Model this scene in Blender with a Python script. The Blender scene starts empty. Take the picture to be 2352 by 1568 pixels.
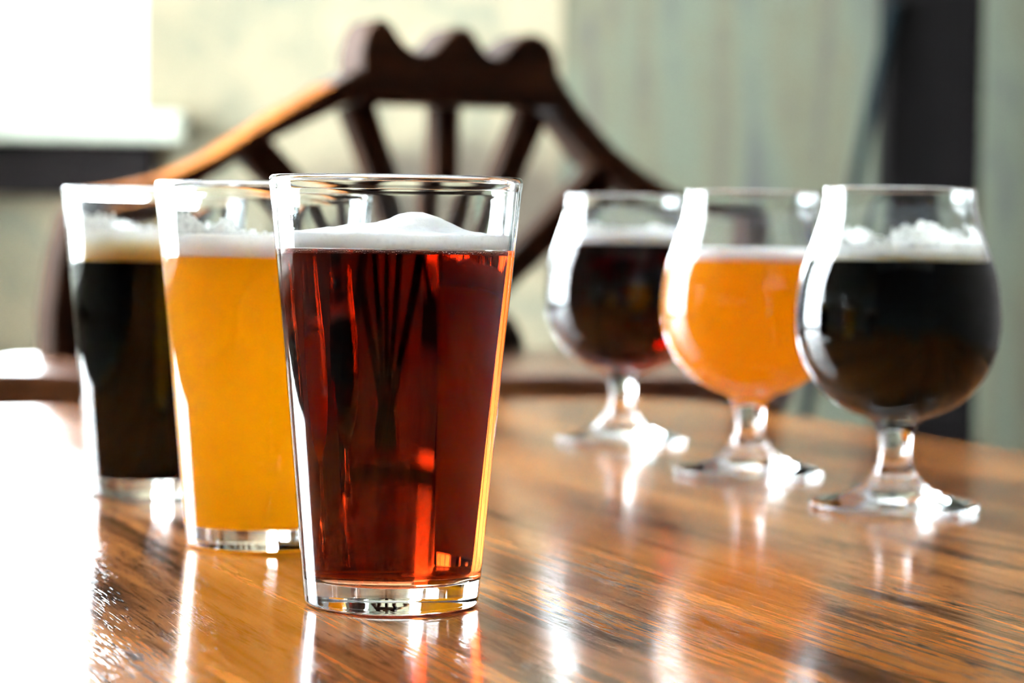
import bpy, bmesh, math, random
import numpy as np
from mathutils import Vector, Matrix, noise

sc = bpy.context.scene
col = sc.collection
R = math.radians

# ------------------------------------------------------------------ camera
# metres; table top is z = 0, the lens sits 132 mm above it and looks along +Y
EYE = 0.132
cam_d = bpy.data.cameras.new('camera')
cam = bpy.data.objects.new('camera', cam_d)
col.objects.link(cam)
cam_d.sensor_width = 36.0
cam_d.lens = 85.0
cam_d.clip_start = 0.01
pitch, roll = math.atan(255 / 5553), R(0.8)
fw = Vector((0, math.cos(pitch), -math.sin(pitch)))
r0 = Vector((1, 0, 0)); u0 = r0.cross(fw)
rr = r0 * math.cos(roll) + u0 * math.sin(roll)
uu = -r0 * math.sin(roll) + u0 * math.cos(roll)
cam.matrix_world = Matrix(((rr.x, uu.x, -fw.x, 0), (rr.y, uu.y, -fw.y, 0), (rr.z, uu.z, -fw.z, EYE), (0, 0, 0, 1)))
cam_d.dof.use_dof = True
cam_d.dof.focus_distance = 0.822
cam_d.dof.aperture_fstop = 9.5
sc.camera = cam

# ------------------------------------------------------------------ sky, exposure
world = bpy.data.worlds.new('overcast_sky')
sc.world = world
world.use_nodes = True
bg = world.node_tree.nodes['Background']
bg.inputs['Color'].default_value = (0.88, 0.94, 1.0, 1)
bg.inputs['Strength'].default_value = 9.0
sc.view_settings.view_transform = 'Standard'
sc.view_settings.look = 'None'
sc.view_settings.gamma = 1
sc.view_settings.use_curve_mapping = False
sc.view_settings.exposure = 2.82
cy = sc.cycles
cy.max_bounces = 10
cy.transmission_bounces = 10
cy.glossy_bounces = 5
cy.diffuse_bounces = 3
cy.transparent_max_bounces = 16
cy.sample_clamp_indirect = 12
cy.blur_glossy = 0.4
cy.use_denoising = True
cy.adaptive_threshold = 0.04

# the room: daylight comes in through the openings of the back and left walls (y0, y1, z0, z1)
WALL_Y, LEFT_X = 6.00, -2.00
LEFT_WINDOWS = [(1.65, 3.25, -0.10, 2.10), (3.70, 5.20, -0.10, 2.10)]

# ------------------------------------------------------------------ material helpers
def new_mat(name):
    m = bpy.data.materials.new(name)
    m.use_nodes = True
    nt = m.node_tree
    nt.nodes.clear()
    out = nt.nodes.new('ShaderNodeOutputMaterial')
    return m, nt, out

def N(nt, kind, **kw):
    n = nt.nodes.new('ShaderNode' + kind)
    for k, v in kw.items():
        if k.startswith('i_'):
            key = k[2:].replace('_', ' ')
            n.inputs[key].default_value = v
        else:
            setattr(n, k, v)
    return n

def L(nt, a, b):
    nt.links.new(a, b)

def ramp(nt, stops, interp='LINEAR'):
    n = nt.nodes.new('ShaderNodeValToRGB')
    e = n.color_ramp.elements
    n.color_ramp.interpolation = interp
    while len(e) > 1:
        e.remove(e[-1])
    e[0].position, e[0].color = stops[0][0], (*stops[0][1], 1)
    for p, c in stops[1:]:
        x = e.new(p); x.color = (*c, 1)
    return n

def mapped(nt, scale=(1, 1, 1), rot=(0, 0, 0), loc=(0, 0, 0), coord='Object'):
    tc = N(nt, 'TexCoord')
    mp = N(nt, 'Mapping')
    mp.inputs['Scale'].default_value = scale
    mp.inputs['Rotation'].default_value = rot
    mp.inputs['Location'].default_value = loc
    L(nt, tc.outputs[coord], mp.inputs['Vector'])
    return mp.outputs['Vector']

def noise_tex(nt, vec, scale, detail=4, rough=0.55, dist=0.0):
    n = N(nt, 'TexNoise')
    n.inputs['Scale'].default_value = scale
    n.inputs['Detail'].default_value = detail
    n.inputs['Roughness'].default_value = rough
    n.inputs['Distortion'].default_value = dist
    L(nt, vec, n.inputs['Vector'])
    return n.outputs['Fac']

def mix_col(nt, fac, a, b, mode='MIX'):
    n = N(nt, 'Mix', data_type='RGBA', blend_type=mode)
    for sock, v in ((n.inputs[0], fac), (n.inputs[6], a), (n.inputs[7], b)):
        if hasattr(v, 'links') or hasattr(v, 'is_linked'):
            L(nt, v, sock)
        elif isinstance(v, (tuple, list)):
            sock.default_value = (*v, 1) if len(v) == 3 else v
        else:
            sock.default_value = v
    return n.outputs[2]

def math_n(nt, op, a, b=0.5):
    n = N(nt, 'Math', operation=op)
    for sock, v in zip(n.inputs, (a, b)):
        if hasattr(v, 'is_linked'):
            L(nt, v, sock)
        else:
            sock.default_value = v
    return n.outputs[0]

def principled(nt, out, **kw):
    p = N(nt, 'BsdfPrincipled')
    for k, v in kw.items():
        key = k.replace('_', ' ')
        s = p.inputs[key]
        if hasattr(v, 'is_linked'):
            L(nt, v, s)
        elif isinstance(v, (tuple, list)) and len(v) == 3 and s.type == 'RGBA':
            s.default_value = (*v, 1)
        else:
            s.default_value = v
    L(nt, p.outputs[0], out.inputs['Surface'])
    return p

def bump(nt, height, strength, dist):
    b = N(nt, 'Bump')
    b.inputs['Strength'].default_value = strength
    b.inputs['Distance'].default_value = dist
    L(nt, height, b.inputs['Height'])
    return b.outputs['Normal']

def mat_plaster(name, cols, streak, brown_patch=None):
    m, nt, out = new_mat(name)
    v = mapped(nt, (1, 1, 1))
    a = noise_tex(nt, v, 5.0, 5, 0.6, 0.4)
    vs = mapped(nt, (4.5, 4.5, 0.55), loc=(2.3, 0, 0.7))
    b = noise_tex(nt, vs, 2.1, 4, 0.55, 0.5)
    mixv = mix_col(nt, streak, a, b)
    c = ramp(nt, cols)
    L(nt, mixv, c.inputs['Fac'])
    fine = noise_tex(nt, v, 60, 4, 0.6)
    cc = mix_col(nt, 0.10, c.outputs['Color'], fine, 'OVERLAY')
    if brown_patch:
        # brownish patch with a ragged outline low on the plaster
        sep = N(nt, 'SeparateXYZ'); L(nt, v, sep.inputs[0])
        dx = math_n(nt, 'MULTIPLY', math_n(nt, 'SUBTRACT', sep.outputs['X'], brown_patch[0]), 1 / brown_patch[2])
        dz = math_n(nt, 'MULTIPLY', math_n(nt, 'SUBTRACT', sep.outputs['Z'], brown_patch[1]), 1 / brown_patch[3])
        rad2 = math_n(nt, 'ADD', math_n(nt, 'MULTIPLY', dx, dx), math_n(nt, 'MULTIPLY', dz, dz))
        edge = math_n(nt, 'ADD', rad2, math_n(nt, 'MULTIPLY', math_n(nt, 'SUBTRACT', a, 0.5), 2.2))
        mr = N(nt, 'MapRange'); L(nt, edge, mr.inputs['Value'])
        mr.inputs['From Min'].default_value = 1.35; mr.inputs['From Max'].default_value = 0.35
        cc = mix_col(nt, math_n(nt, 'MULTIPLY', mr.outputs[0], 0.85), cc, (0.068, 0.050, 0.036))
    principled(nt, out, Base_Color=cc, Roughness=0.85, Normal=bump(nt, fine, 0.35, 0.004))
    return m

def mat_plain(name, colr, rough=0.6, var=0.25, scale=14, stretch=(1, 1, 1), spec=0.5, metallic=0.0):
    m, nt, out = new_mat(name)
    v = mapped(nt, stretch)
    a = noise_tex(nt, v, scale, 5, 0.6, 0.3)
    lo = tuple(x * (1 - var) for x in colr); hi = tuple(min(1, x * (1 + var)) for x in colr)
    c = ramp(nt, [(0.3, lo), (0.7, hi)])
    L(nt, a, c.inputs['Fac'])
    principled(nt, out, Base_Color=c.outputs['Color'], Roughness=rough, Metallic=metallic,
               Specular_IOR_Level=spec, Normal=bump(nt, a, 0.15, 0.002))
    return m

def mat_table_wood():
    """varnished oak-like top, grain along local Y"""
    m, nt, out = new_mat('varnished_wood')
    # broad colour figure, wavy along the grain
    v1 = mapped(nt, (1.0, 0.13, 1.0))
    bandn = noise_tex(nt, v1, 11, 5, 0.62, 1.1)
    c = ramp(nt, [(0.30, (0.15, 0.050, 0.016)), (0.43, (0.34, 0.115, 0.028)),
                  (0.55, (0.56, 0.205, 0.046)), (0.72, (0.68, 0.290, 0.075))])
    L(nt, bandn, c.inputs['Fac'])
    # growth lines: streaks a few millimetres wide and a hand long
    v2 = mapped(nt, (1.0, 0.030, 1.0), loc=(0.2, 0.4, 0))
    gl = noise_tex(nt, v2, 250, 4, 0.66, 0.35)
    gr = ramp(nt, [(0.36, (0.16, 0.14, 0.14)), (0.47, (0.72, 0.70, 0.68)), (0.56, (1, 1, 1))])
    L(nt, gl, gr.inputs['Fac'])
    col1 = mix_col(nt, 0.85, c.outputs['Color'], gr.outputs['Color'], 'MULTIPLY')
    # dark figure: groups of streaks
    v5 = mapped(nt, (1.0, 0.07, 1.0), loc=(3.7, 1.1, 0))
    st = noise_tex(nt, v5, 38, 6, 0.68, 0.8)
    sr = ramp(nt, [(0.38, (1, 1, 1)), (0.47, (0, 0, 0))])
    L(nt, st, sr.inputs['Fac'])
    col3 = mix_col(nt, math_n(nt, 'MULTIPLY', sr.outputs['Color'], 0.80), col1, (0.040, 0.018, 0.012))
    # open pores: short dark dashes in loose rows
    v3 = mapped(nt, (1.0, 0.045, 1.0), loc=(0.31, 0.77, 0))
    por = noise_tex(nt, v3, 1250, 2, 0.5, 0.0)
    v4 = mapped(nt, (1.0, 0.12, 1.0), loc=(1.31, 0.2, 0))
    gate = noise_tex(nt, v4, 45, 3, 0.6, 0.5)
    pg = math_n(nt, 'ADD', por, math_n(nt, 'MULTIPLY', math_n(nt, 'SUBTRACT', 0.5, gate), 0.6))
    pr = ramp(nt, [(0.33, (1, 1, 1)), (0.41, (0, 0, 0))])
    L(nt, pg, pr.inputs['Fac'])
    col4 = mix_col(nt, math_n(nt, 'MULTIPLY', pr.outputs['Color'], 0.9), col3, (0.016, 0.010, 0.009))
    h = math_n(nt, 'SUBTRACT', math_n(nt, 'MULTIPLY', gl, 0.25), pr.outputs['Color'])
    rgh = ramp(nt, [(0.3, (0.09, 0.09, 0.09)), (0.7, (0.15, 0.15, 0.15))])
    L(nt, st, rgh.inputs['Fac'])
    principled(nt, out, Base_Color=col4, Roughness=rgh.outputs['Color'],
               Specular_IOR_Level=0.5, Normal=bump(nt, h, 0.20, 0.00010))
    return m

def mat_chair_wood(name, c0, c1, axis='X', rough=0.38, spec=0.4):
    m, nt, out = new_mat(name)
    s = {'X': (0.15, 1, 1), 'Y': (1, 0.15, 1), 'Z': (1, 1, 0.15)}[axis]
    v = mapped(nt, s)
    a = noise_tex(nt, v, 34, 6, 0.62, 0.7)
    c = ramp(nt, [(0.3, c0), (0.68, c1)])
    L(nt, a, c.inputs['Fac'])
    big = noise_tex(nt, mapped(nt, (1, 1, 1)), 9, 3, 0.5)
    cc = mix_col(nt, 0.3, c.outputs['Color'], big, 'OVERLAY')
    principled(nt, out, Base_Color=cc, Roughness=rough, Specular_IOR_Level=spec, Normal=bump(nt, a, 0.25, 0.001))
    return m

def mat_glass(name='clear_glass', ior=1.43):
    m, nt, out = new_mat(name)
    g = N(nt, 'BsdfGlass')
    g.inputs['Roughness'].default_value = 0.0
    g.inputs['IOR'].default_value = ior
    v = mapped(nt, (1, 1, 1))
    n = noise_tex(nt, v, 26, 1, 0.4)
    L(nt, bump(nt, n, 0.06, 0.0008), g.inputs['Normal'])
    g.inputs['Color'].default_value = (0.985, 0.995, 0.995, 1)
    L(nt, g.outputs[0], out.inputs['Surface'])
    return m

def mat_clear_beer(name, sig):
    """liquid against the glass wall: relative index, light absorbed along the path (1/m per channel)"""
    m, nt, out = new_mat(name)
    g = N(nt, 'BsdfGlass')
    g.inputs['Roughness'].default_value = 0.0
    g.inputs['IOR'].default_value = 1.345 / 1.43
    v = mapped(nt, (1, 1, 1))
    n = noise_tex(nt, v, 40, 1, 0.4)
    L(nt, bump(nt, n, 0.03, 0.0008), g.inputs['Normal'])
    L(nt, g.outputs[0], out.inputs['Surface'])
    d = max(sig)
    va = N(nt, 'VolumeAbsorption')
    va.inputs['Density'].default_value = d
    va.inputs['Color'].default_value = tuple(1 - s / d for s in sig) + (1,)
    L(nt, va.outputs[0], out.inputs['Volume'])
    return m

def mat_hazy_beer(name, colr, through):
    """cloudy beer: scatters at the wall and lets light through to the far side"""
    m, nt, out = new_mat(name)
    v = mapped(nt, (1, 1, 0.3))
    n = noise_tex(nt, v, 30, 3, 0.5)
    d = N(nt, 'BsdfDiffuse'); t = N(nt, 'BsdfTranslucent')
    L(nt, mix_col(nt, n, tuple(x * 0.97 for x in colr), colr), d.inputs['Color'])
    L(nt, mix_col(nt, n, tuple(x * 0.97 for x in through), through), t.inputs['Color'])
    mx = N(nt, 'MixShader'); mx.inputs[0].default_value = 0.72
    L(nt, d.outputs[0], mx.inputs[1]); L(nt, t.outputs[0], mx.inputs[2])
    L(nt, mx.outputs[0], out.inputs['Surface'])
    return m

def mat_foam(name, colr, low=None, z0=0, z1=1):
    m, nt, out = new_mat(name)
    v = mapped(nt, (1, 1, 1))
    vo = N(nt, 'TexVoronoi')
    vo.inputs['Scale'].default_value = 900
    L(nt, v, vo.inputs['Vector'])
    vb = N(nt, 'TexVoronoi')
    vb.inputs['Scale'].default_value = 330
    L(nt, v, vb.inputs['Vector'])
    nz = noise_tex(nt, v, 160, 5, 0.6)
    hgt = math_n(nt, 'ADD', math_n(nt, 'MULTIPLY', vo.outputs['Distance'], 0.5), math_n(nt, 'ADD', nz, math_n(nt, 'MULTIPLY', vb.outputs['Distance'], 0.5)))
    base = colr
    if low:
        # the wet lower layer of the head is tinted by the beer it holds
        sep = N(nt, 'SeparateXYZ')
        L(nt, v, sep.inputs[0])
        mr = N(nt, 'MapRange')
        mr.inputs['From Min'].default_value = z0
        mr.inputs['From Max'].default_value = z1
        L(nt, math_n(nt, 'ADD', sep.outputs['Z'], math_n(nt, 'MULTIPLY', math_n(nt, 'SUBTRACT', nz, 0.5), 0.004)), mr.inputs['Value'])
        base = mix_col(nt, mr.outputs[0], low, colr)
    rm = ramp(nt, [(0.10, (0.86, 0.86, 0.85)), (0.35, (1, 1, 1))])
    L(nt, vb.outputs['Distance'], rm.inputs['Fac'])
    cc = mix_col(nt, 0.5, base, rm.outputs['Color'], 'MULTIPLY')
    p = principled(nt, out, Base_Color=cc, Roughness=0.55, Specular_IOR_Level=0.3,
               Subsurface_Weight=1.0, Subsurface_Scale=1.0, Normal=bump(nt, hgt, 0.30, 0.0005))
    p.inputs['Subsurface Radius'].default_value = (0.030, 0.028, 0.024)
    return m

def mat_residue():
    m, nt, out = new_mat('foam_film')
    d = N(nt, 'BsdfDiffuse'); d.inputs['Color'].default_value = (0.95, 0.95, 0.93, 1)
    t = N(nt, 'BsdfTranslucent'); t.inputs['Color'].default_value = (0.95, 0.95, 0.93, 1)
    tr = N(nt, 'BsdfTransparent')
    v = mapped(nt, (1, 1, 1))
    n = noise_tex(nt, v, 260, 4, 0.7)
    r = ramp(nt, [(0.35, (0.55, 0.55, 0.55)), (0.55, (1, 1, 1))])
    L(nt, n, r.inputs['Fac'])
    a = N(nt, 'MixShader'); L(nt, d.outputs[0], a.inputs[1]); L(nt, t.outputs[0], a.inputs[2]); a.inputs[0].default_value = 0.55
    b = N(nt, 'MixShader'); L(nt, r.outputs['Color'], b.inputs[0]); L(nt, tr.outputs[0], b.inputs[1]); L(nt, a.outputs[0], b.inputs[2])
    L(nt, b.outputs[0], out.inputs['Surface'])
    return m

def mat_pane():
    m, nt, out = new_mat('window_glass')
    tr = N(nt, 'BsdfTransparent'); tr.inputs['Color'].default_value = (0.96, 0.98, 0.98, 1)
    gl = N(nt, 'BsdfGlossy'); gl.inputs['Roughness'].default_value = 0.02
    fr = N(nt, 'Fresnel'); fr.inputs['IOR'].default_value = 1.3
    mx = N(nt, 'MixShader')
    L(nt, fr.outputs[0], mx.inputs[0]); L(nt, tr.outputs[0], mx.inputs[1]); L(nt, gl.outputs[0], mx.inputs[2])
    L(nt, mx.outputs[0], out.inputs['Surface'])
    return m

M = {}
M['wall'] = mat_plaster('cream_green_plaster', [(0.30, (0.13, 0.155, 0.125)), (0.45, (0.245, 0.222, 0.148)),
                                               (0.58, (0.315, 0.265, 0.172)), (0.72, (0.19, 0.215, 0.165))], 0.25, (-0.10, 0.19, 0.52, 0.17))
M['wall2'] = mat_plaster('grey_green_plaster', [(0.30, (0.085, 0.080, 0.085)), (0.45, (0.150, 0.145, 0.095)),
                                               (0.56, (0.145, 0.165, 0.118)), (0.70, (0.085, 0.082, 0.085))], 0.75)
M['wall_room'] = mat_plaster('room_plaster', [(0.3, (0.30, 0.29, 0.25)), (0.7, (0.42, 0.41, 0.35))], 0.3)
M['wall_dark'] = mat_plaster('dark_room_paint', [(0.3, (0.10, 0.095, 0.095)), (0.7, (0.14, 0.13, 0.125))], 0.3)
M['wall_taupe'] = mat_plaster('taupe_paint', [(0.3, (0.05, 0.042, 0.040)), (0.7, (0.08, 0.068, 0.062))], 0.3)
M['ceiling'] = mat_plain('ceiling_paint', (0.80, 0.79, 0.76), 0.8, 0.05, 4)
M['floor'] = mat_chair_wood('floor_boards', (0.05, 0.03, 0.02), (0.12, 0.07, 0.04), 'Y', 0.45)
M['white'] = mat_plain('white_paint', (0.80, 0.82, 0.76), 0.45, 0.05, 12)
M['sill'] = mat_plain('sill_paint', (0.46, 0.49, 0.40), 0.5, 0.06, 12)
M['dark_panel'] = mat_plain('dark_brown_board', (0.013, 0.0105, 0.0105), 0.8, 0.4, 9, (0.3, 1, 1), 0.1)
M['pillar'] = mat_plain('black_brown_timber', (0.004, 0.0033, 0.0034), 0.85, 0.4, 10, (1, 1, 0.15), 0.08)
M['pole'] = mat_plain('dark_teal_metal', (0.008, 0.013, 0.015), 0.85, 0.3, 20, (1, 1, 1), 0.05)
M['pane'] = mat_pane()
M['table'] = mat_table_wood()
M['table_edge'] = mat_chair_wood('table_leg_wood', (0.08, 0.03, 0.012), (0.20, 0.085, 0.03), 'Z', 0.35)
M['chairx'] = mat_chair_wood('dark_chair_wood', (0.008, 0.0035, 0.002), (0.052, 0.019, 0.0055), 'X', 0.65, 0.09)
M['chairz'] = mat_chair_wood('dark_chair_wood_upright', (0.007, 0.0035, 0.002), (0.040, 0.015, 0.005), 'Z', 0.8, 0.04)
M['chair_lit'] = mat_chair_wood('lit_honey_wood', (0.12, 0.036, 0.007), (0.42, 0.135, 0.020), 'X', 0.85, 0.02)  # lighter chair wood with window light put into its colour
M['seat'] = mat_chair_wood('seat_wood', (0.055, 0.022, 0.012), (0.20, 0.085, 0.045), 'X', 0.22, 0.5)
M['glass'] = mat_glass()
M['amber'] = mat_clear_beer('clear_amber_beer', (32, 88, 130))
M['stout'] = mat_clear_beer('black_stout', (420, 800, 900))
M['darkred'] = mat_clear_beer('dark_ruby_beer', (48, 130, 200))
M['hazy_pint'] = mat_hazy_beer('hazy_golden_beer', (1.0, 0.50, 0.010), (1.0, 0.66, 0.03))
M['hazy_tulip'] = mat_hazy_beer('hazy_orange_beer', (1.0, 0.42, 0.008), (1.0, 0.60, 0.02))
M['foam_white'] = mat_foam('white_foam', (0.95, 0.955, 0.90))
M['foam_cool'] = mat_foam('cool_white_foam', (0.93, 0.94, 0.95))
M['foam_cream'] = mat_foam('cream_foam', (0.95, 0.93, 0.86), (0.86, 0.66, 0.36), 0.1195, 0.1235)
M['foam_tan'] = mat_foam('tan_foam', (0.95, 0.93, 0.87), (0.90, 0.58, 0.22), 0.1165, 0.1265)
M['residue'] = mat_residue()

# ------------------------------------------------------------------ object helpers
def link(name, me, mat=None, parent=None, kind=None):
    o = bpy.data.objects.new(name, me)
    if mat is not None:
        me.materials.clear(); me.materials.append(mat)
    col.objects.link(o)
    if parent is not None:
        o.parent = parent
    if kind:
        o['kind'] = kind
    return o

def thing(name, label, cat, loc=(0, 0, 0), rz=0.0, group=None):
    o = bpy.data.objects.new(name, None)
    o.empty_display_size = 0.05
    col.objects.link(o)
    o.location = loc; o.rotation_euler = (0, 0, rz)
    o['label'] = label; o['category'] = cat
    if group:
        o['group'] = group
    return o

def tag(o, label, cat, group=None):
    o['label'] = label; o['category'] = cat
    if group:
        o['group'] = group
    return o

def mesh_from_bm(bm, smooth=False):
    bmesh.ops.recalc_face_normals(bm, faces=bm.faces)
    me = bpy.data.meshes.new('mesh')
    bm.to_mesh(me); bm.free()
    if smooth:
        me.polygons.foreach_set('use_smooth', [True] * len(me.polygons))
    return me

def bm_bevel(bm, w, seg=2):
    if w > 0:
        bmesh.ops.bevel(bm, geom=list(bm.edges), offset=w, segments=seg, profile=0.5, affect='EDGES', clamp_overlap=True)

def box_me(x0, x1, y0, y1, z0, z1, bev=0.0):
    bm = bmesh.new()
    vs = [bm.verts.new((x, y, z)) for x in (x0, x1) for y in (y0, y1) for z in (z0, z1)]
    for q in ((0, 1, 3, 2), (4, 6, 7, 5), (0, 4, 5, 1), (2, 3, 7, 6), (0, 2, 6, 4), (1, 5, 7, 3)):
        bm.faces.new([vs[i] for i in q])
    bm_bevel(bm, bev)
    return mesh_from_bm(bm)

def prism_me(poly, axis, d0, d1, bev=0.0, seg=2):
    """extrude a 2-D outline; axis 'y': points are (x, z); axis 'z': points are (x, y)"""
    bm = bmesh.new()
    mk = (lambda p, d: (p[0], d, p[1])) if axis == 'y' else (lambda p, d: (p[0], p[1], d))
    a = [bm.verts.new(mk(p, d0)) for p in poly]
    b = [bm.verts.new(mk(p, d1)) for p in poly]
    bm.faces.new(a); bm.faces.new(list(reversed(b)))
    n = len(poly)
    for i in range(n):
        j = (i + 1) % n
        bm.faces.new((a[j], a[i], b[i], b[j]))
    bmesh.ops.recalc_face_normals(bm, faces=bm.faces)
    if bev:
        ed = [e for e in bm.edges if abs((e.verts[0].co - e.verts[1].co)[1 if axis == 'y' else 2]) < 1e-6]
        bmesh.ops.bevel(bm, geom=ed, offset=bev, segments=seg, profile=0.5, affect='EDGES', clamp_overlap=True)
    return mesh_from_bm(bm)

def smooth_line(pts, per=10):
    """Catmull-Rom through 2-D points"""
    P = [Vector(p) for p in pts]
    out = []
    for i in range(len(P) - 1):
        p0 = P[i - 1] if i else P[i] * 2 - P[i + 1]
        p3 = P[i + 2] if i + 2 < len(P) else P[i + 1] * 2 - P[i]
        for k in range(per):
            t = k / per
            out.append(0.5 * ((2 * P[i]) + (P[i + 1] - p0) * t + (2 * p0 - 5 * P[i] + 4 * P[i + 1] - p3) * t * t + (3 * P[i] - p0 - 3 * P[i + 1] + p3) * t ** 3))
    out.append(P[-1])
    return [(max(p.x, 0.0), p.y) for p in out]

def lathe_me(prof, seg=128, normals=None):
    """turn a profile of (r, z) about Z; faces point to the right of the direction of travel.
    normals: per-profile-point (nr, nz) so that pieces cut from one profile shade as one."""
    verts, faces, vn = [], [], []
    n = len(prof)
    if normals is None:
        normals = prof_normals(prof)
    rings = []
    for (r, z), (nr, nz) in zip(prof, normals):
        if r < 1e-6:
            rings.append([len(verts)])
            verts.append((0, 0, z)); vn.append((0, 0, 1 if nz > 0 else -1))
        else:
            ids = []
            for k in range(seg):
                a = 2 * math.pi * k / seg
                ids.append(len(verts))
                verts.append((r * math.cos(a), r * math.sin(a), z)); vn.append((nr * math.cos(a), nr * math.sin(a), nz))
            rings.append(ids)
    for i in range(n - 1):
        A, B = rings[i], rings[i + 1]
        for k in range(seg):
            j = (k + 1) % seg
            if len(A) == 1 and len(B) == 1:
                break
            if len(A) == 1:
                faces.append((A[0], B[j], B[k]))
            elif len(B) == 1:
                faces.append((A[k], A[j], B[0]))
            else:
                faces.append((A[k], A[j], B[j], B[k]))
    me = bpy.data.meshes.new('mesh')
    me.from_pydata(verts, [], faces)
    me.polygons.foreach_set('use_smooth', [True] * len(me.polygons))
    me.update()
    me.normals_split_custom_set_from_vertices(vn)
    return me

def prof_normals(prof):
    out = []
    for i in range(len(prof)):
        a = prof[max(i - 1, 0)]; b = prof[min(i + 1, len(prof) - 1)]
        dr, dz = b[0] - a[0], b[1] - a[1]
        l = math.hypot(dr, dz) or 1
        out.append((dz / l, -dr / l))
    return out

def mm(pts):
    return [(a / 1000, b / 1000) for a, b in pts]

def radius_at(prof, z):
    for (r0_, z0_), (r1_, z1_) in zip(prof, prof[1:]):
        if min(z0_, z1_) <= z <= max(z0_, z1_) and abs(z1_ - z0_) > 1e-9:
            t = (z - z0_) / (z1_ - z0_)
            return r0_ + (r1_ - r0_) * t
    return prof[-1][0]

# ------------------------------------------------------------------ the room
FLOOR_Z, CEIL_Z = -0.45, 2.35
RIGHT_X, REAR_Y = 2.3, -2.2
o = link('floor', box_me(LEFT_X - 0.2, RIGHT_X + 0.2, REAR_Y - 0.2, WALL_Y + 0.5, FLOOR_Z - 0.1, FLOOR_Z), M['floor'], kind='structure')
o = link('ceiling', box_me(LEFT_X - 0.2, RIGHT_X + 0.2, REAR_Y - 0.2, WALL_Y + 0.5, CEIL_Z, CEIL_Z + 0.1), M['ceiling'], kind='structure')

def wall_with_holes(name, a0, a1, z0, z1, holes, d0, d1, axis, mat):
    """wall in the x-z ('y') or y-z ('x') plane with rectangular openings, as one mesh"""
    A = sorted({a0, a1, *[h[0] for h in holes], *[h[1] for h in holes]})
    Z = sorted({z0, z1, *[h[2] for h in holes], *[h[3] for h in holes]})
    bm = bmesh.new()
    cache = {}
    def vert(a, d, z):
        k = (round(a, 5), round(d, 5), round(z, 5))
        if k not in cache:
            cache[k] = bm.verts.new((a, d, z) if axis == 'y' else (d, a, z))
        return cache[k]
    solid = {}
    for i in range(len(A) - 1):
        for j in range(len(Z) - 1):
            ca, cz = (A[i] + A[i + 1]) / 2, (Z[j] + Z[j + 1]) / 2
            solid[i, j] = not any(h[0] < ca < h[1] and h[2] < cz < h[3] for h in holes)
    for (i, j), s in solid.items():
        if not s:
            continue
        q = [(A[i], Z[j]), (A[i + 1], Z[j]), (A[i + 1], Z[j + 1]), (A[i], Z[j + 1])]
        bm.faces.new([vert(a, d0, z) for a, z in q])
        bm.faces.new([vert(a, d1, z) for a, z in reversed(q)])
        for (di, dj, e) in ((0, -1, (0, 1)), (1, 0, (1, 2)), (0, 1, (2, 3)), (-1, 0, (3, 0))):
            if not solid.get((i + di, j + dj), False):
                (xa, za), (xb, zb) = q[e[0]], q[e[1]]
                bm.faces.new([vert(xa, d0, za), vert(xa, d1, za), vert(xb, d1, zb), vert(xb, d0, zb)])
    return link(name, mesh_from_bm(bm), mat, kind='structure')

WX0, WX1, WZ0, WZ1 = -1.89, -0.920, 0.410, 2.01
STEP_X = 0.115
wall_with_holes('wall_back', LEFT_X - 0.2, STEP_X, FLOOR_Z, CEIL_Z, [(WX0, WX1, WZ0, WZ1)], WALL_Y, WALL_Y + 0.2, 'y', M['wall'])
# the wall right of the step stands a little back and turns away from the windows
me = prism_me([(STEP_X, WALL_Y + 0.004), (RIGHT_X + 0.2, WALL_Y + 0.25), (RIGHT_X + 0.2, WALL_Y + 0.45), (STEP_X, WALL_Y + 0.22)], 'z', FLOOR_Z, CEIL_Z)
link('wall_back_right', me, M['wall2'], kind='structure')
lh = LEFT_WINDOWS
wall_with_holes('wall_left', REAR_Y - 0.2, WALL_Y, FLOOR_Z, CEIL_Z, lh, LEFT_X - 0.2, LEFT_X, 'x', M['wall_room'])
link('wall_right', box_me(RIGHT_X, RIGHT_X + 0.2, REAR_Y, WALL_Y + 0.2, FLOOR_Z, CEIL_Z), M['wall_taupe'], kind='structure')
link('wall_front', box_me(LEFT_X, RIGHT_X, REAR_Y - 0.2, REAR_Y, FLOOR_Z, CEIL_Z), M['wall_dark'], kind='structure')

def window(name, a0, a1, z0, z1, d, axis, mull):
    """frame, mullion and panes as parts of one window"""
    t, dep = 0.022, 0.05
    def bx(p0, p1, q0, q1, e0, e1, bev=0.004):
        return box_me(p0, p1, e0, e1, q0, q1, bev) if axis == 'y' else box_me(e0, e1, p0, p1, q0, q1, bev)
    w = bpy.data.objects.new(name, None); col.objects.link(w); w['kind'] = 'structure'
    link('jamb', bx(a0, a0 + t, z0, z1, d, d + dep), M['white'], w)
    link('jamb', bx(a1 - t, a1, z0, z1, d, d + dep), M['white'], w)
    link('frame_rail', bx(a0 + t, a1 - t, z0, z0 + t, d, d + dep), M['white'], w)
    link('frame_rail', bx(a0 + t, a1 - t, z1 - t, z1, d, d + dep), M['white'], w)
    cuts = [a0 + t] + [a0 + t + (a1 - a0 - 2 * t) * k / mull for k in range(1, mull)] + [a1 - t]
    for c in cuts[1:-1]:
        link('mullion', bx(c - 0.018, c + 0.018, z0 + t, z1 - t, d, d + dep), M['white'], w)
    zc = [z0 + t, z0 + (z1 - z0) * 0.62, z1 - t]
    for c0, c1 in zip(cuts, cuts[1:]):
        link('transom', bx(c0 + 0.0185, c1 - 0.0185, zc[1] - 0.018, zc[1] + 0.018, d, d + dep), M['white'], w)
        for q0, q1 in zip(zc, zc[1:]):
            link('pane', bx(c0, c1, q0, q1, d + 0.023, d + 0.027, 0), M['pane'], w)
    return w

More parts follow.
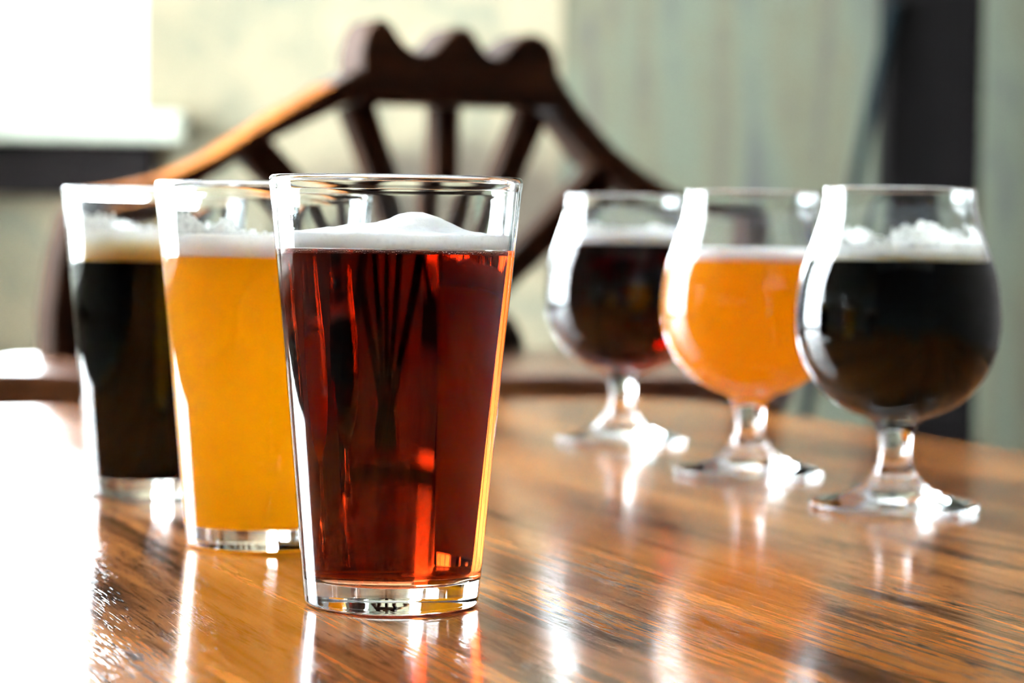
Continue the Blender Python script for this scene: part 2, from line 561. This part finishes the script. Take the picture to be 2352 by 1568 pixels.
w = window('window_1', WX0, WX1, WZ0, WZ1, WALL_Y + 0.03, 'y', 2)
link('window_sill', box_me(-1.96, -0.810, WALL_Y - 0.10, WALL_Y + 0.085, 0.334, 0.4095, 0.008), M['sill'], w)
for i, h in enumerate(lh):
    w = window('window_%d' % (i + 2), h[0], h[1], h[2], h[3], LEFT_X - 0.10, 'x', 3)
    link('window_sill', box_me(LEFT_X - 0.10, LEFT_X + 0.06, h[0] - 0.04, h[1] + 0.04, h[2] - 0.035, h[2] - 0.001, 0.006), M['sill'], w)

# dark board under the sill
root = thing('wall_panel', 'dark brown board fixed to the wall below the white window sill', 'panel', (-1.41, WALL_Y, 0.262))
link('board', box_me(-0.50, 0.52, -0.04, 0.0, -0.062, 0.062, 0.004), M['dark_panel'], root)
link('top_strip', box_me(-0.50, 0.52, -0.046, 0.0, 0.0625, 0.0715, 0.002), M['dark_panel'], root)

# ------------------------------------------------------------------ pillar and leaning pole
root = thing('wooden_pillar', 'thick black-brown square pillar standing against the grey wall', 'pillar', (0.962, 5.65, FLOOR_Z))
link('shaft', box_me(-0.106, 0.106, -0.10, 0.10, 0.10, CEIL_Z - FLOOR_Z, 0.006), M['pillar'], root)
link('plinth', box_me(-0.125, 0.125, -0.12, 0.12, 0.0, 0.10, 0.006), M['pillar'], root)

def rod_me(p, q, r, seg=16):
    p, q = Vector(p), Vector(q)
    d = (q - p).normalized()
    a = d.orthogonal().normalized(); b = d.cross(a)
    vs, fs = [], []
    n = 6
    for i in range(n + 1):
        c = p.lerp(q, i / n)
        for k in range(seg):
            t = 2 * math.pi * k / seg
            vs.append(tuple(c + (a * math.cos(t) + b * math.sin(t)) * r))
    for i in range(n):
        for k in range(seg):
            j = (k + 1) % seg
            fs.append((i * seg + k, i * seg + j, (i + 1) * seg + j, (i + 1) * seg + k))
    fs.append(tuple(range(seg - 1, -1, -1))); fs.append(tuple(n * seg + k for k in range(seg)))
    me = bpy.data.meshes.new('mesh'); me.from_pydata(vs, [], fs)
    me.polygons.foreach_set('use_smooth', [True] * (len(fs) - 2) + [False] * 2)
    return me

root = thing('leaning_pole', 'thin dark pole leaning against the black-brown pillar', 'pole', (0.640, 5.50, FLOOR_Z))
link('shaft', rod_me((0, 0, 0.012), (0.220, 0.03, 1.12), 0.0145), M['pole'], root)
link('rubber_foot', rod_me((-0.002, 0, 0.0), (0.006, 0.0005, 0.04), 0.019), M['pillar'], root)

# ------------------------------------------------------------------ table
CX, CY = 0.137, 1.945          # far right corner (before rounding)
TA = math.atan2(0.367, 0.930)  # far edge direction
root = thing('wooden_table', 'varnished brown wooden table with rounded corner carrying all the beer glasses', 'table', (CX, CY, 0), TA)
# local +x along the far edge (to the right), local +y away from the camera
W_, L_, rad = 0.88, 1.34, 0.075
outl = []
for cx_, cy_, a0_ in ((-rad, -rad, 0), (-W_ + rad, -rad, 90), (-W_ + rad, -L_ + rad, 180), (-rad, -L_ + rad, 270)):
    for k in range(13):
        a = R(a0_ + 90 * k / 12)
        outl.append((cx_ + rad * math.cos(a), cy_ + rad * math.sin(a)))
me = prism_me(outl, 'z', -0.028, 0.0, 0.005, 3)
link('table_top', me, M['table'], root)
for x0, x1, y0, y1 in ((-W_ + 0.1, -0.1, -0.085, -0.065), (-W_ + 0.1, -0.1, -L_ + 0.065, -L_ + 0.085)):
    link('apron', box_me(x0, x1, y0, y1, -0.095, -0.0285, 0.002), M['table_edge'], root)
for x0, x1 in ((-0.085, -0.065), (-W_ + 0.065, -W_ + 0.085)):
    link('apron', box_me(x0, x1, -L_ + 0.1, -0.1, -0.095, -0.0285, 0.002), M['table_edge'], root)
for x in (-0.085, -W_ + 0.085):
    for y in (-0.085, -L_ + 0.085):
        link('leg', box_me(x - 0.026, x + 0.026, y - 0.026, y + 0.026, FLOOR_Z, -0.0285, 0.004), M['table_edge'], root)

# ------------------------------------------------------------------ chair with a fan of spokes in its back
CA = R(28)
chair = thing('fan_back_chair', 'dark wooden chair with three-knobbed crest and fan-spoked back behind the table', 'chair', (-0.057, 2.40, FLOOR_Z), CA)
ZB = -FLOOR_Z                    # heights below are measured from the table plane
T = 0.060                        # the back timbers are 60 mm thick; local -y faces the table
def up(p):
    return [(a, b + ZB) for a, b in p]
crest = [(-0.101, 0.254), (-0.104, 0.300), (-0.099, 0.322), (-0.090, 0.3345), (-0.080, 0.336), (-0.071, 0.330), (-0.060, 0.316), (-0.050, 0.308), (-0.040, 0.304), (-0.028, 0.306), (-0.020, 0.313), (-0.012, 0.3235), (-0.004, 0.331), (0.005, 0.333), (0.014, 0.331), (0.021, 0.324), (0.028, 0.314), (0.036, 0.306), (0.045, 0.303), (0.054, 0.309), (0.063, 0.320), (0.073, 0.327), (0.085, 0.330), (0.098, 0.327), (0.108, 0.319), (0.114, 0.304), (0.117, 0.280), (0.116, 0.256)]
link('crest_rail', prism_me(up(crest), 'y', 0.0, T, 0.005), M['chairx'], chair)
railL = [(-0.1015, 0.288), (-0.132, 0.271), (-0.191, 0.237), (-0.223, 0.217), (-0.252, 0.199), (-0.295, 0.179), (-0.337, 0.169), (-0.378, 0.163),
         (-0.352, 0.138), (-0.325, 0.143), (-0.286, 0.158), (-0.252, 0.180), (-0.223, 0.199), (-0.190, 0.217), (-0.123, 0.249), (-0.1015, 0.257)]
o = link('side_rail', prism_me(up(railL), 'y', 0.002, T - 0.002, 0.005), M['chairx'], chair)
o.data.materials.append(M['chair_lit'])        # window light on top of this rail, painted in as honey colour
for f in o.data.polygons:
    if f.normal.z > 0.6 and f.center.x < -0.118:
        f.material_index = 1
o['label'] = 'side rail with its upper face coloured honey to paint in window light'
railR = [(0.1165, 0.292), (0.128, 0.276), (0.148, 0.252), (0.190, 0.214), (0.225, 0.192), (0.259, 0.176), (0.300, 0.166), (0.370, 0.160), (0.345, 0.132), (0.285, 0.146), (0.245, 0.158), (0.206, 0.174), (0.159, 0.204), (0.1165, 0.250)]
link('side_rail', prism_me(up(railR), 'y', 0.002, T - 0.002, 0.005), M['chairx'], chair)
postL = [(-0.3785, 0.162), (-0.393, 0.140), (-0.404, 0.095), (-0.410, 0.050), (-0.412, -0.45), (-0.365, -0.45), (-0.370, 0.030), (-0.366, 0.090), (-0.353, 0.137)]
link('rear_post', prism_me(up(postL), 'y', 0.004, T - 0.004, 0.005), M['chairz'], chair)
postR = [(-a - 0.008, b - 0.002) if b > -0.4 else (-a - 0.008, b) for a, b in postL]
link('rear_post', prism_me(up(postR), 'y', 0.004, T - 0.004, 0.005), M['chairz'], chair)
HUB = (-0.004, 0.018)
hub = [(HUB[0] + 0.085 * math.cos(R(a)), 0.0115 + 0.058 * math.sin(R(a))) for a in range(0, 181, 10)]
link('hub', prism_me(up(hub), 'y', 0.0, T, 0.004), M['chairx'], chair)
def spoke(p, q, w0, w1):
    p, q = Vector(p), Vector(q)
    d = (q - p).normalized(); n = Vector((-d.y, d.x))
    pts = [p + n * w0, q + n * w1, q - n * w1, p - n * w0]
    link('spoke', prism_me(up([(v.x, v.y) for v in pts]), 'y', 0.014, T - 0.014, 0.004), M['chairz'], chair)
for tgt, w1 in (((-0.098, 0.2535), 0.0155), ((-0.001, 0.2535), 0.013), ((0.098, 0.2535), 0.0155), ((-0.206, 0.2075), 0.0165), ((0.180, 0.1885), 0.0165)):
    d = (Vector(tgt) - Vector(HUB)).normalized()
    s0 = Vector(HUB) + d * 0.057
    spoke(s0, tgt, 0.0125, w1)
# seat: a slab whose outline is set in chair coordinates
def w2c(x, y):
    dx, dy = x + 0.057, y - 2.40
    return (dx * math.cos(CA) + dy * math.sin(CA), -dx * math.sin(CA) + dy * math.cos(CA))
seat = [w2c(-0.475, 1.955), w2c(0.225, 2.072), w2c(0.245, 2.11), (0.375, 0.045), (0.36, 0.058), (-0.36, 0.058), (-0.44, 0.045)]
link('seat', prism_me(seat, 'z', ZB - 0.018, ZB + 0.0105, 0.005), M['seat'], chair)
sx = [w2c(-0.43, 1.985), w2c(0.20, 2.090)]
ap = [sx[0], sx[1], (sx[1][0], sx[1][1] + 0.022), (sx[0][0], sx[0][1] + 0.022)]
link('apron', prism_me(ap, 'z', ZB - 0.085, ZB - 0.0185, 0.002), M['chairx'], chair)
link('apron', box_me(-0.36, 0.35, 0.02, 0.042, ZB - 0.085, ZB - 0.0185, 0.002), M['chairx'], chair)
for (x, y) in (w2c(-0.40, 2.03), w2c(0.165, 2.135)):
    link('leg', box_me(x - 0.022, x + 0.022, y - 0.022, y + 0.022, 0.0, ZB - 0.0185, 0.004), M['chairz'], chair)

# ------------------------------------------------------------------ beer glasses
def foam_me(prof_in, z_level, top, seg=112, nr=26, seed=0, gap=0.00012):
    """head of foam: fills the glass from the beer up to top(x, y)"""
    zb = z_level + 0.0003
    verts, faces = [], []
    rings = []
    def ring(r, zf):
        ids = []
        for k in range(seg):
            a = 2 * math.pi * k / seg
            x, y = r * math.cos(a), r * math.sin(a)
            ids.append(len(verts)); verts.append((x, y, zf(x, y)))
        return ids
    # side wall follows the glass, then the top goes to the centre
    nz = 10
    rb = radius_at(prof_in, zb) - gap
    verts.append((0, 0, zb)); c0 = 0
    rings.append(ring(rb, lambda x, y: zb))
    for i in range(1, nz + 1):
        t = i / nz
        ids = []
        for k in range(seg):
            a = 2 * math.pi * k / seg
            ca, sa = math.cos(a), math.sin(a)
            zt = max(top(rb * ca, rb * sa), zb + 0.0006)
            z = zb + (zt - zb) * t
            r = radius_at(prof_in, z) - gap
            if t == 1:
                r -= 0.0003
            ids.append(len(verts)); verts.append((r * ca, r * sa, z))
        rings.append(ids)
    for i in range(nr - 1, 0, -1):
        r = (rb - 0.0006) * i / nr
        rings.append(ring(r, lambda x, y: max(top(x, y), zb + 0.0006)))
    verts.append((0, 0, max(top(0, 0), zb + 0.0006))); c1 = len(verts) - 1
    for k in range(seg):
        j = (k + 1) % seg
        faces.append((c0, rings[0][j], rings[0][k]))
        faces.append((rings[-1][k], rings[-1][j], c1))
        for A, B in zip(rings, rings[1:]):
            faces.append((A[k], A[j], B[j], B[k]))
    me = bpy.data.meshes.new('mesh'); me.from_pydata(verts, [], faces)
    me.polygons.foreach_set('use_smooth', [True] * len(faces))
    return me

def residue_me(prof_in, z0, z1, density, seed, spans=None, cell=0.0007):
    """patches of dried foam clinging to the inner wall between z0 and z1.
    density(a, t) raises or lowers the cover; a = angle, t = 0..1 height"""
    nz = int((z1 - z0) / cell)
    r_mid = radius_at(prof_in, (z0 + z1) / 2)
    na = int(2 * math.pi * r_mid / cell)
    keep = set()
    for i in range(nz):
        t = (i + 0.5) / nz
        z = z0 + (z1 - z0) * t
        for k in range(na):
            a = 2 * math.pi * k / na
            p = Vector((r_mid * math.cos(a) * 70 + seed * 7.3, r_mid * math.sin(a) * 70, z * 90 + seed))
            q = Vector((r_mid * math.cos(a) * 420 - seed, r_mid * math.sin(a) * 420, z * 420))
            v = noise.noise(p) + 0.35 * noise.noise(q)
            if v + density(a, t) > 0:
                keep.add((k, i))
    verts, faces, ids = [], [], {}
    def vid(k, i, layer):
        key = (k % na, i, layer)
        if key not in ids:
            z = z0 + (z1 - z0) * i / nz
            jz = noise.noise(Vector((k * 1.7, i * 1.3, seed))) * cell * 0.35
            a = 2 * math.pi * (k + 0.35 * noise.noise(Vector((i * 1.9, k * 1.1, seed + 9)))) / na
            r = radius_at(prof_in, z) - (0.00015 if layer == 0 else 0.0007)
            ids[key] = len(verts); verts.append((r * math.cos(a), r * math.sin(a), z + jz))
        return ids[key]
    for (k, i) in keep:
        c = [(k, i), (k + 1, i), (k + 1, i + 1), (k, i + 1)]
        faces.append(tuple(vid(a, b, 0) for a, b in c))
        faces.append(tuple(vid(a, b, 1) for a, b in reversed(c)))
        for (dk, di, e) in ((0, -1, (0, 1)), (1, 0, (1, 2)), (0, 1, (2, 3)), (-1, 0, (3, 0))):
            if ((k + dk) % na, i + di) not in keep:
                p, q = c[e[0]], c[e[1]]
                faces.append((vid(*p, 0), vid(*p, 1), vid(*q, 1), vid(*q, 0)))
    me = bpy.data.meshes.new('mesh'); me.from_pydata(verts, [], faces)
    me.polygons.foreach_set('use_smooth', [True] * len(faces))
    return me

# outer and inner outlines (mm), turned about the axis
PINT_OUT = [(0, 1.3), (20, 1.1), (25.5, 0.5), (27.5, 0.0), (29.4, 0.3), (30.5, 1.4), (30.8, 3.0), (31.2, 7.0), (31.6, 11.0)]
PINT_OUT2 = [(31.6, 11.0), (34.6, 45.0), (38.2, 85.0), (41.6, 120.0), (43.9, 145.0)]
PINT_RIM = [(43.9, 145.0), (44.35, 147.6), (44.25, 149.2), (43.4, 150.2), (42.3, 150.0), (41.7, 148.9), (41.55, 147.0)]
PINT_IN = [(41.55, 147.0), (39.9, 126.0), (36.6, 90.0), (33.4, 55.0), (30.6, 25.0), (29.6, 15.0), (28.6, 11.6), (26.0, 9.6), (20.0, 8.9), (0, 8.6)]

def cut_profile(prof, z_level):
    """inner outline (top to bottom) split at the beer level"""
    above, below = [], []
    for (a, b) in zip(prof, prof[1:]):
        if a[1] > z_level:
            above.append(a)
            if b[1] <= z_level:
                t = (a[1] - z_level) / (a[1] - b[1])
                p = (a[0] + (b[0] - a[0]) * t, z_level)
                above.append(p); below.append(p)
        else:
            below.append(a)
    below.append(prof[-1])
    return above, below

def build_liquid(root, inner, level, beer_mat, seg):
    above, below = cut_profile(inner, level)
    n_in = prof_normals(inner)
    liq = list(reversed(below))                      # floor outward, then up the wall
    nrm = prof_normals(liq)
    nrm[0] = (0, -1)
    side = lathe_me(liq + [(liq[-1][0] * 0.999, level), (0, level)], seg, nrm + [(0, 1), (0, 1)])
    link('beer', side, beer_mat, root)
    return above

def pint(label, loc, level, beer_mat, foam_mat, top, res, seed, seg=160):
    root = thing('pint_glass', label, 'beer glass', loc, 0, 'straight-sided pint glasses')
    base = smooth_line(mm(PINT_OUT), 6)
    wall = smooth_line(mm(PINT_OUT2), 8)
    rim = smooth_line(mm(PINT_RIM), 6)
    inner = smooth_line(mm(PINT_IN), 8)
    above = build_liquid(root, inner, level, beer_mat, seg)
    full = base + wall[1:] + rim[1:] + above[1:]
    nf = prof_normals(full)
    nb = len(base)
    link('base', lathe_me(full[:nb], seg, nf[:nb]), M['glass'], root)
    link('glass_wall', lathe_me(full[nb - 1:], seg, nf[nb - 1:]), M['glass'], root)
    link('foam', foam_me(inner, level, top, seed=seed), foam_mat, root)
    if res:
        link('foam_residue', residue_me(inner, res[0], res[1], res[2], seed), M['residue'], root, kind='stuff')
    return root, inner

TUL_FOOT = [(0, 1.2), (28, 0.8), (36.5, 0.0), (39.6, 0.4), (40.8, 1.7), (40.2, 3.1), (36.5, 4.2), (28, 6.0), (20.5, 8.8), (14.8, 12.6)]
TUL_STEM = [(14.8, 12.6), (10.9, 17.2), (8.6, 22.5), (7.7, 28.0), (7.9, 33.0), (9.2, 38.0), (11.4, 42.0)]
TUL_BOWL = [(11.4, 42.0), (15.0, 44.3), (22.0, 46.9), (30.5, 51.6), (39.6, 60.4), (45.9, 71.6), (49.0, 83.0), (49.4, 95.0), (47.6, 111.0), (43.9, 123.4), (40.9, 132.4), (38.0, 141.5), (36.8, 148.5), (36.7, 152.5)]
TUL_RIM = [(36.7, 152.5), (36.75, 154.0), (36.3, 154.9), (35.5, 155.0), (34.9, 154.3), (34.8, 152.5)]
TUL_IN = [(34.8, 152.5), (35.0, 148.5), (36.2, 141.3), (39.1, 131.8), (42.1, 122.8), (45.8, 110.8), (47.6, 95.0), (47.2, 83.3), (44.1, 72.4), (37.9, 61.8), (29.2, 53.8), (21.0, 49.6), (13.0, 47.4), (6.0, 46.6), (0, 46.5)]

def tulip(label, loc, level, beer_mat, foam_mat, top, res, seed, seg=128):
    root = thing('tulip_glass', label, 'beer glass', loc, 0, 'stemmed tulip glasses')
    foot = smooth_line(mm(TUL_FOOT), 6)
    stem = smooth_line(mm(TUL_STEM), 6)
    bowl = smooth_line(mm(TUL_BOWL), 6)
    rim = smooth_line(mm(TUL_RIM), 5)
    inner = smooth_line(mm(TUL_IN), 7)
    above = build_liquid(root, inner, level, beer_mat, seg)
    full = foot + stem[1:] + bowl[1:] + rim[1:] + above[1:]
    nf = prof_normals(full)
    i1 = len(foot); i2 = i1 + len(stem) - 1
    link('foot', lathe_me(full[:i1], seg, nf[:i1]), M['glass'], root)
    link('stem', lathe_me(full[i1 - 1:i2], seg, nf[i1 - 1:i2]), M['glass'], root)
    link('bowl', lathe_me(full[i2 - 1:], seg, nf[i2 - 1:]), M['glass'], root)
    link('foam', foam_me(inner, level, top, seg=96, seed=seed), foam_mat, root)
    if res:
        link('foam_residue', residue_me(inner, res[0], res[1], res[2], seed, cell=0.0009), M['residue'], root, kind='stuff')
    return root, inner

def nz(x, y, s, f):
    return noise.noise(Vector((x * f + s * 3.1, y * f - s, s * 1.7)))

def gauss(x, y, cx, cy, w):
    return math.exp(-((x - cx) ** 2 + (y - cy) ** 2) / (2 * w * w))

def near(a, deg, w):
    d = (math.degrees(a) - deg + 180) % 360 - 180
    return math.exp(-(d / w) ** 2)

# front pint: clear amber, foam heaped towards the middle right
def top_front(x, y):
    return (0.1303 + 0.0078 * gauss(x, y, 0.008, 0.004, 0.0100) + 0.0030 * gauss(x, y, -0.016, 0.012, 0.012)
            + 0.00055 * nz(x, y, 1, 130) + 0.0003 * nz(x, y, 2, 400))
front, front_in = pint('amber red-brown pint of beer in front, its foam heaped in a hump', (-0.0413, 0.8482, 0), 0.1250, M['amber'], M['foam_white'], top_front,
     (0.1300, 0.1440, lambda a, t: -0.95 + 0.85 * near(a, 200, 26) * (1 - 0.6 * t) + 0.5 * near(a, 160, 22) * (1 - t)), 3, 192)

# middle pint: hazy golden
def top_mid(x, y):
    return 0.1290 + 0.0045 * gauss(x, y, 0.022, 0.012, 0.007) + 0.0009 * nz(x, y, 5, 110) + 0.0004 * nz(x, y, 6, 380)
pint('hazy golden-yellow pint of beer between the amber pint and the black pint', (-0.1039, 1.0029, 0), 0.1195, M['hazy_pint'], M['foam_white'], top_mid,
     (0.1290, 0.1440, lambda a, t: 0.10 - 1.25 * t + 0.75 * near(a, 215, 35) * (1 - t) - 0.6 * near(a, 330, 40)), 8)

# rear pint: black stout
def top_back(x, y):
    return 0.1305 + 0.0011 * nz(x, y, 9, 120) + 0.0005 * nz(x, y, 4, 400)
pint('black pint of stout at the far left with tan foam', (-0.1763, 1.1873, 0), 0.1148, M['stout'], M['foam_tan'], top_back,
     (0.1295, 0.1430, lambda a, t: 0.15 - 1.5 * t + 0.8 * near(a, 215, 25)), 13)

# tulip glasses, far to near
def top_t1(x, y):
    return 0.1335 + 0.0010 * nz(x, y, 21, 120)
tulip('tulip glass of dark ruby beer, farthest of the stemmed glasses', (0.0700, 1.5196, 0), 0.1245, M['darkred'], M['foam_cool'], top_t1,
      (0.1320, 0.1430, lambda a, t: 0.0 - 1.3 * t + 0.5 * near(a, 220, 30)), 23)
def top_t2(x, y):
    return 0.1240 + 0.0005 * nz(x, y, 25, 120)
tulip('tulip glass of hazy orange beer, middle of the stemmed glasses', (0.1309, 1.3237, 0), 0.1172, M['hazy_tulip'], M['foam_cool'], top_t2, None, 27)
def top_t3(x, y):
    return 0.1275 + 0.0014 * nz(x, y, 31, 120) + 0.0008 * nz(x, y, 33, 300)
tulip('tulip glass of black beer with ragged cream foam, rightmost and nearest of the stemmed glasses', (0.1858, 1.1660, 0), 0.1198, M['stout'], M['foam_cream'], top_t3,
      (0.1265, 0.1430, lambda a, t: 0.42 - 1.9 * t + 0.4 * near(a, 300, 25)), 36)

# bubbles gathered at the amber beer's surface, and a few on its wall
m, nt, out = new_mat('bubble_skin')
g = N(nt, 'BsdfGlass'); g.inputs['IOR'].default_value = 1 / 1.345
L(nt, g.outputs[0], out.inputs['Surface'])
M['bubble'] = m
rnd = random.Random(5)
bm = bmesh.new()
for i in range(330):
    if i < 290:
        a = rnd.uniform(R(180), R(360)); z = 0.1250 - abs(rnd.gauss(0, 0.00045)) - 0.0004; rb = rnd.uniform(0.00016, 0.00034)
    else:
        a = R(rnd.uniform(192, 212)); z = rnd.uniform(0.03, 0.115); rb = rnd.uniform(0.0002, 0.0004)
    r = radius_at(front_in, z) - rb - 0.0001
    bmesh.ops.create_icosphere(bm, subdivisions=1, radius=rb, matrix=Matrix.Translation((r * math.cos(a), r * math.sin(a), z)))
link('bubbles', mesh_from_bm(bm, True), M['bubble'], front, kind='stuff')

# etched dots on the front pint: a row of five and one below
M['etch'] = mat_plain('etched_glass', (0.62, 0.66, 0.70), 0.9, 0.1, 200)
pout = smooth_line(mm(PINT_OUT2), 8)
for phi, z in ((66.6, 0.1352), (62.9, 0.1352), (58.8, 0.1352), (55.4, 0.1352), (52.0, 0.1352), (63.6, 0.1317)):
    a = R(270 - phi)
    r = radius_at(pout, z) + 0.00008
    c = Vector((r * math.cos(a), r * math.sin(a), z))
    n = Vector((math.cos(a), math.sin(a), -0.09)).normalized()
    tx = Vector((-math.sin(a), math.cos(a), 0)); tz = n.cross(tx)
    vs, fs = [], []
    for k in range(12):
        t = 2 * math.pi * k / 12
        for q, h in ((1.0, 0.0), (1.0, 0.00006), (0.62, 0.00006), (0.62, 0.0)):
            vs.append(tuple(c + tx * (0.00075 * q * math.cos(t)) + tz * (0.00088 * q * math.sin(t)) + n * h))
    for k in range(12):
        j = (k + 1) % 12
        for e in range(4):
            fs.append((4 * k + e, 4 * j + e, 4 * j + (e + 1) % 4, 4 * k + (e + 1) % 4))
    me = bpy.data.meshes.new('mesh'); me.from_pydata(vs, [], fs)
    link('etched_dot', me, M['etch'], front)
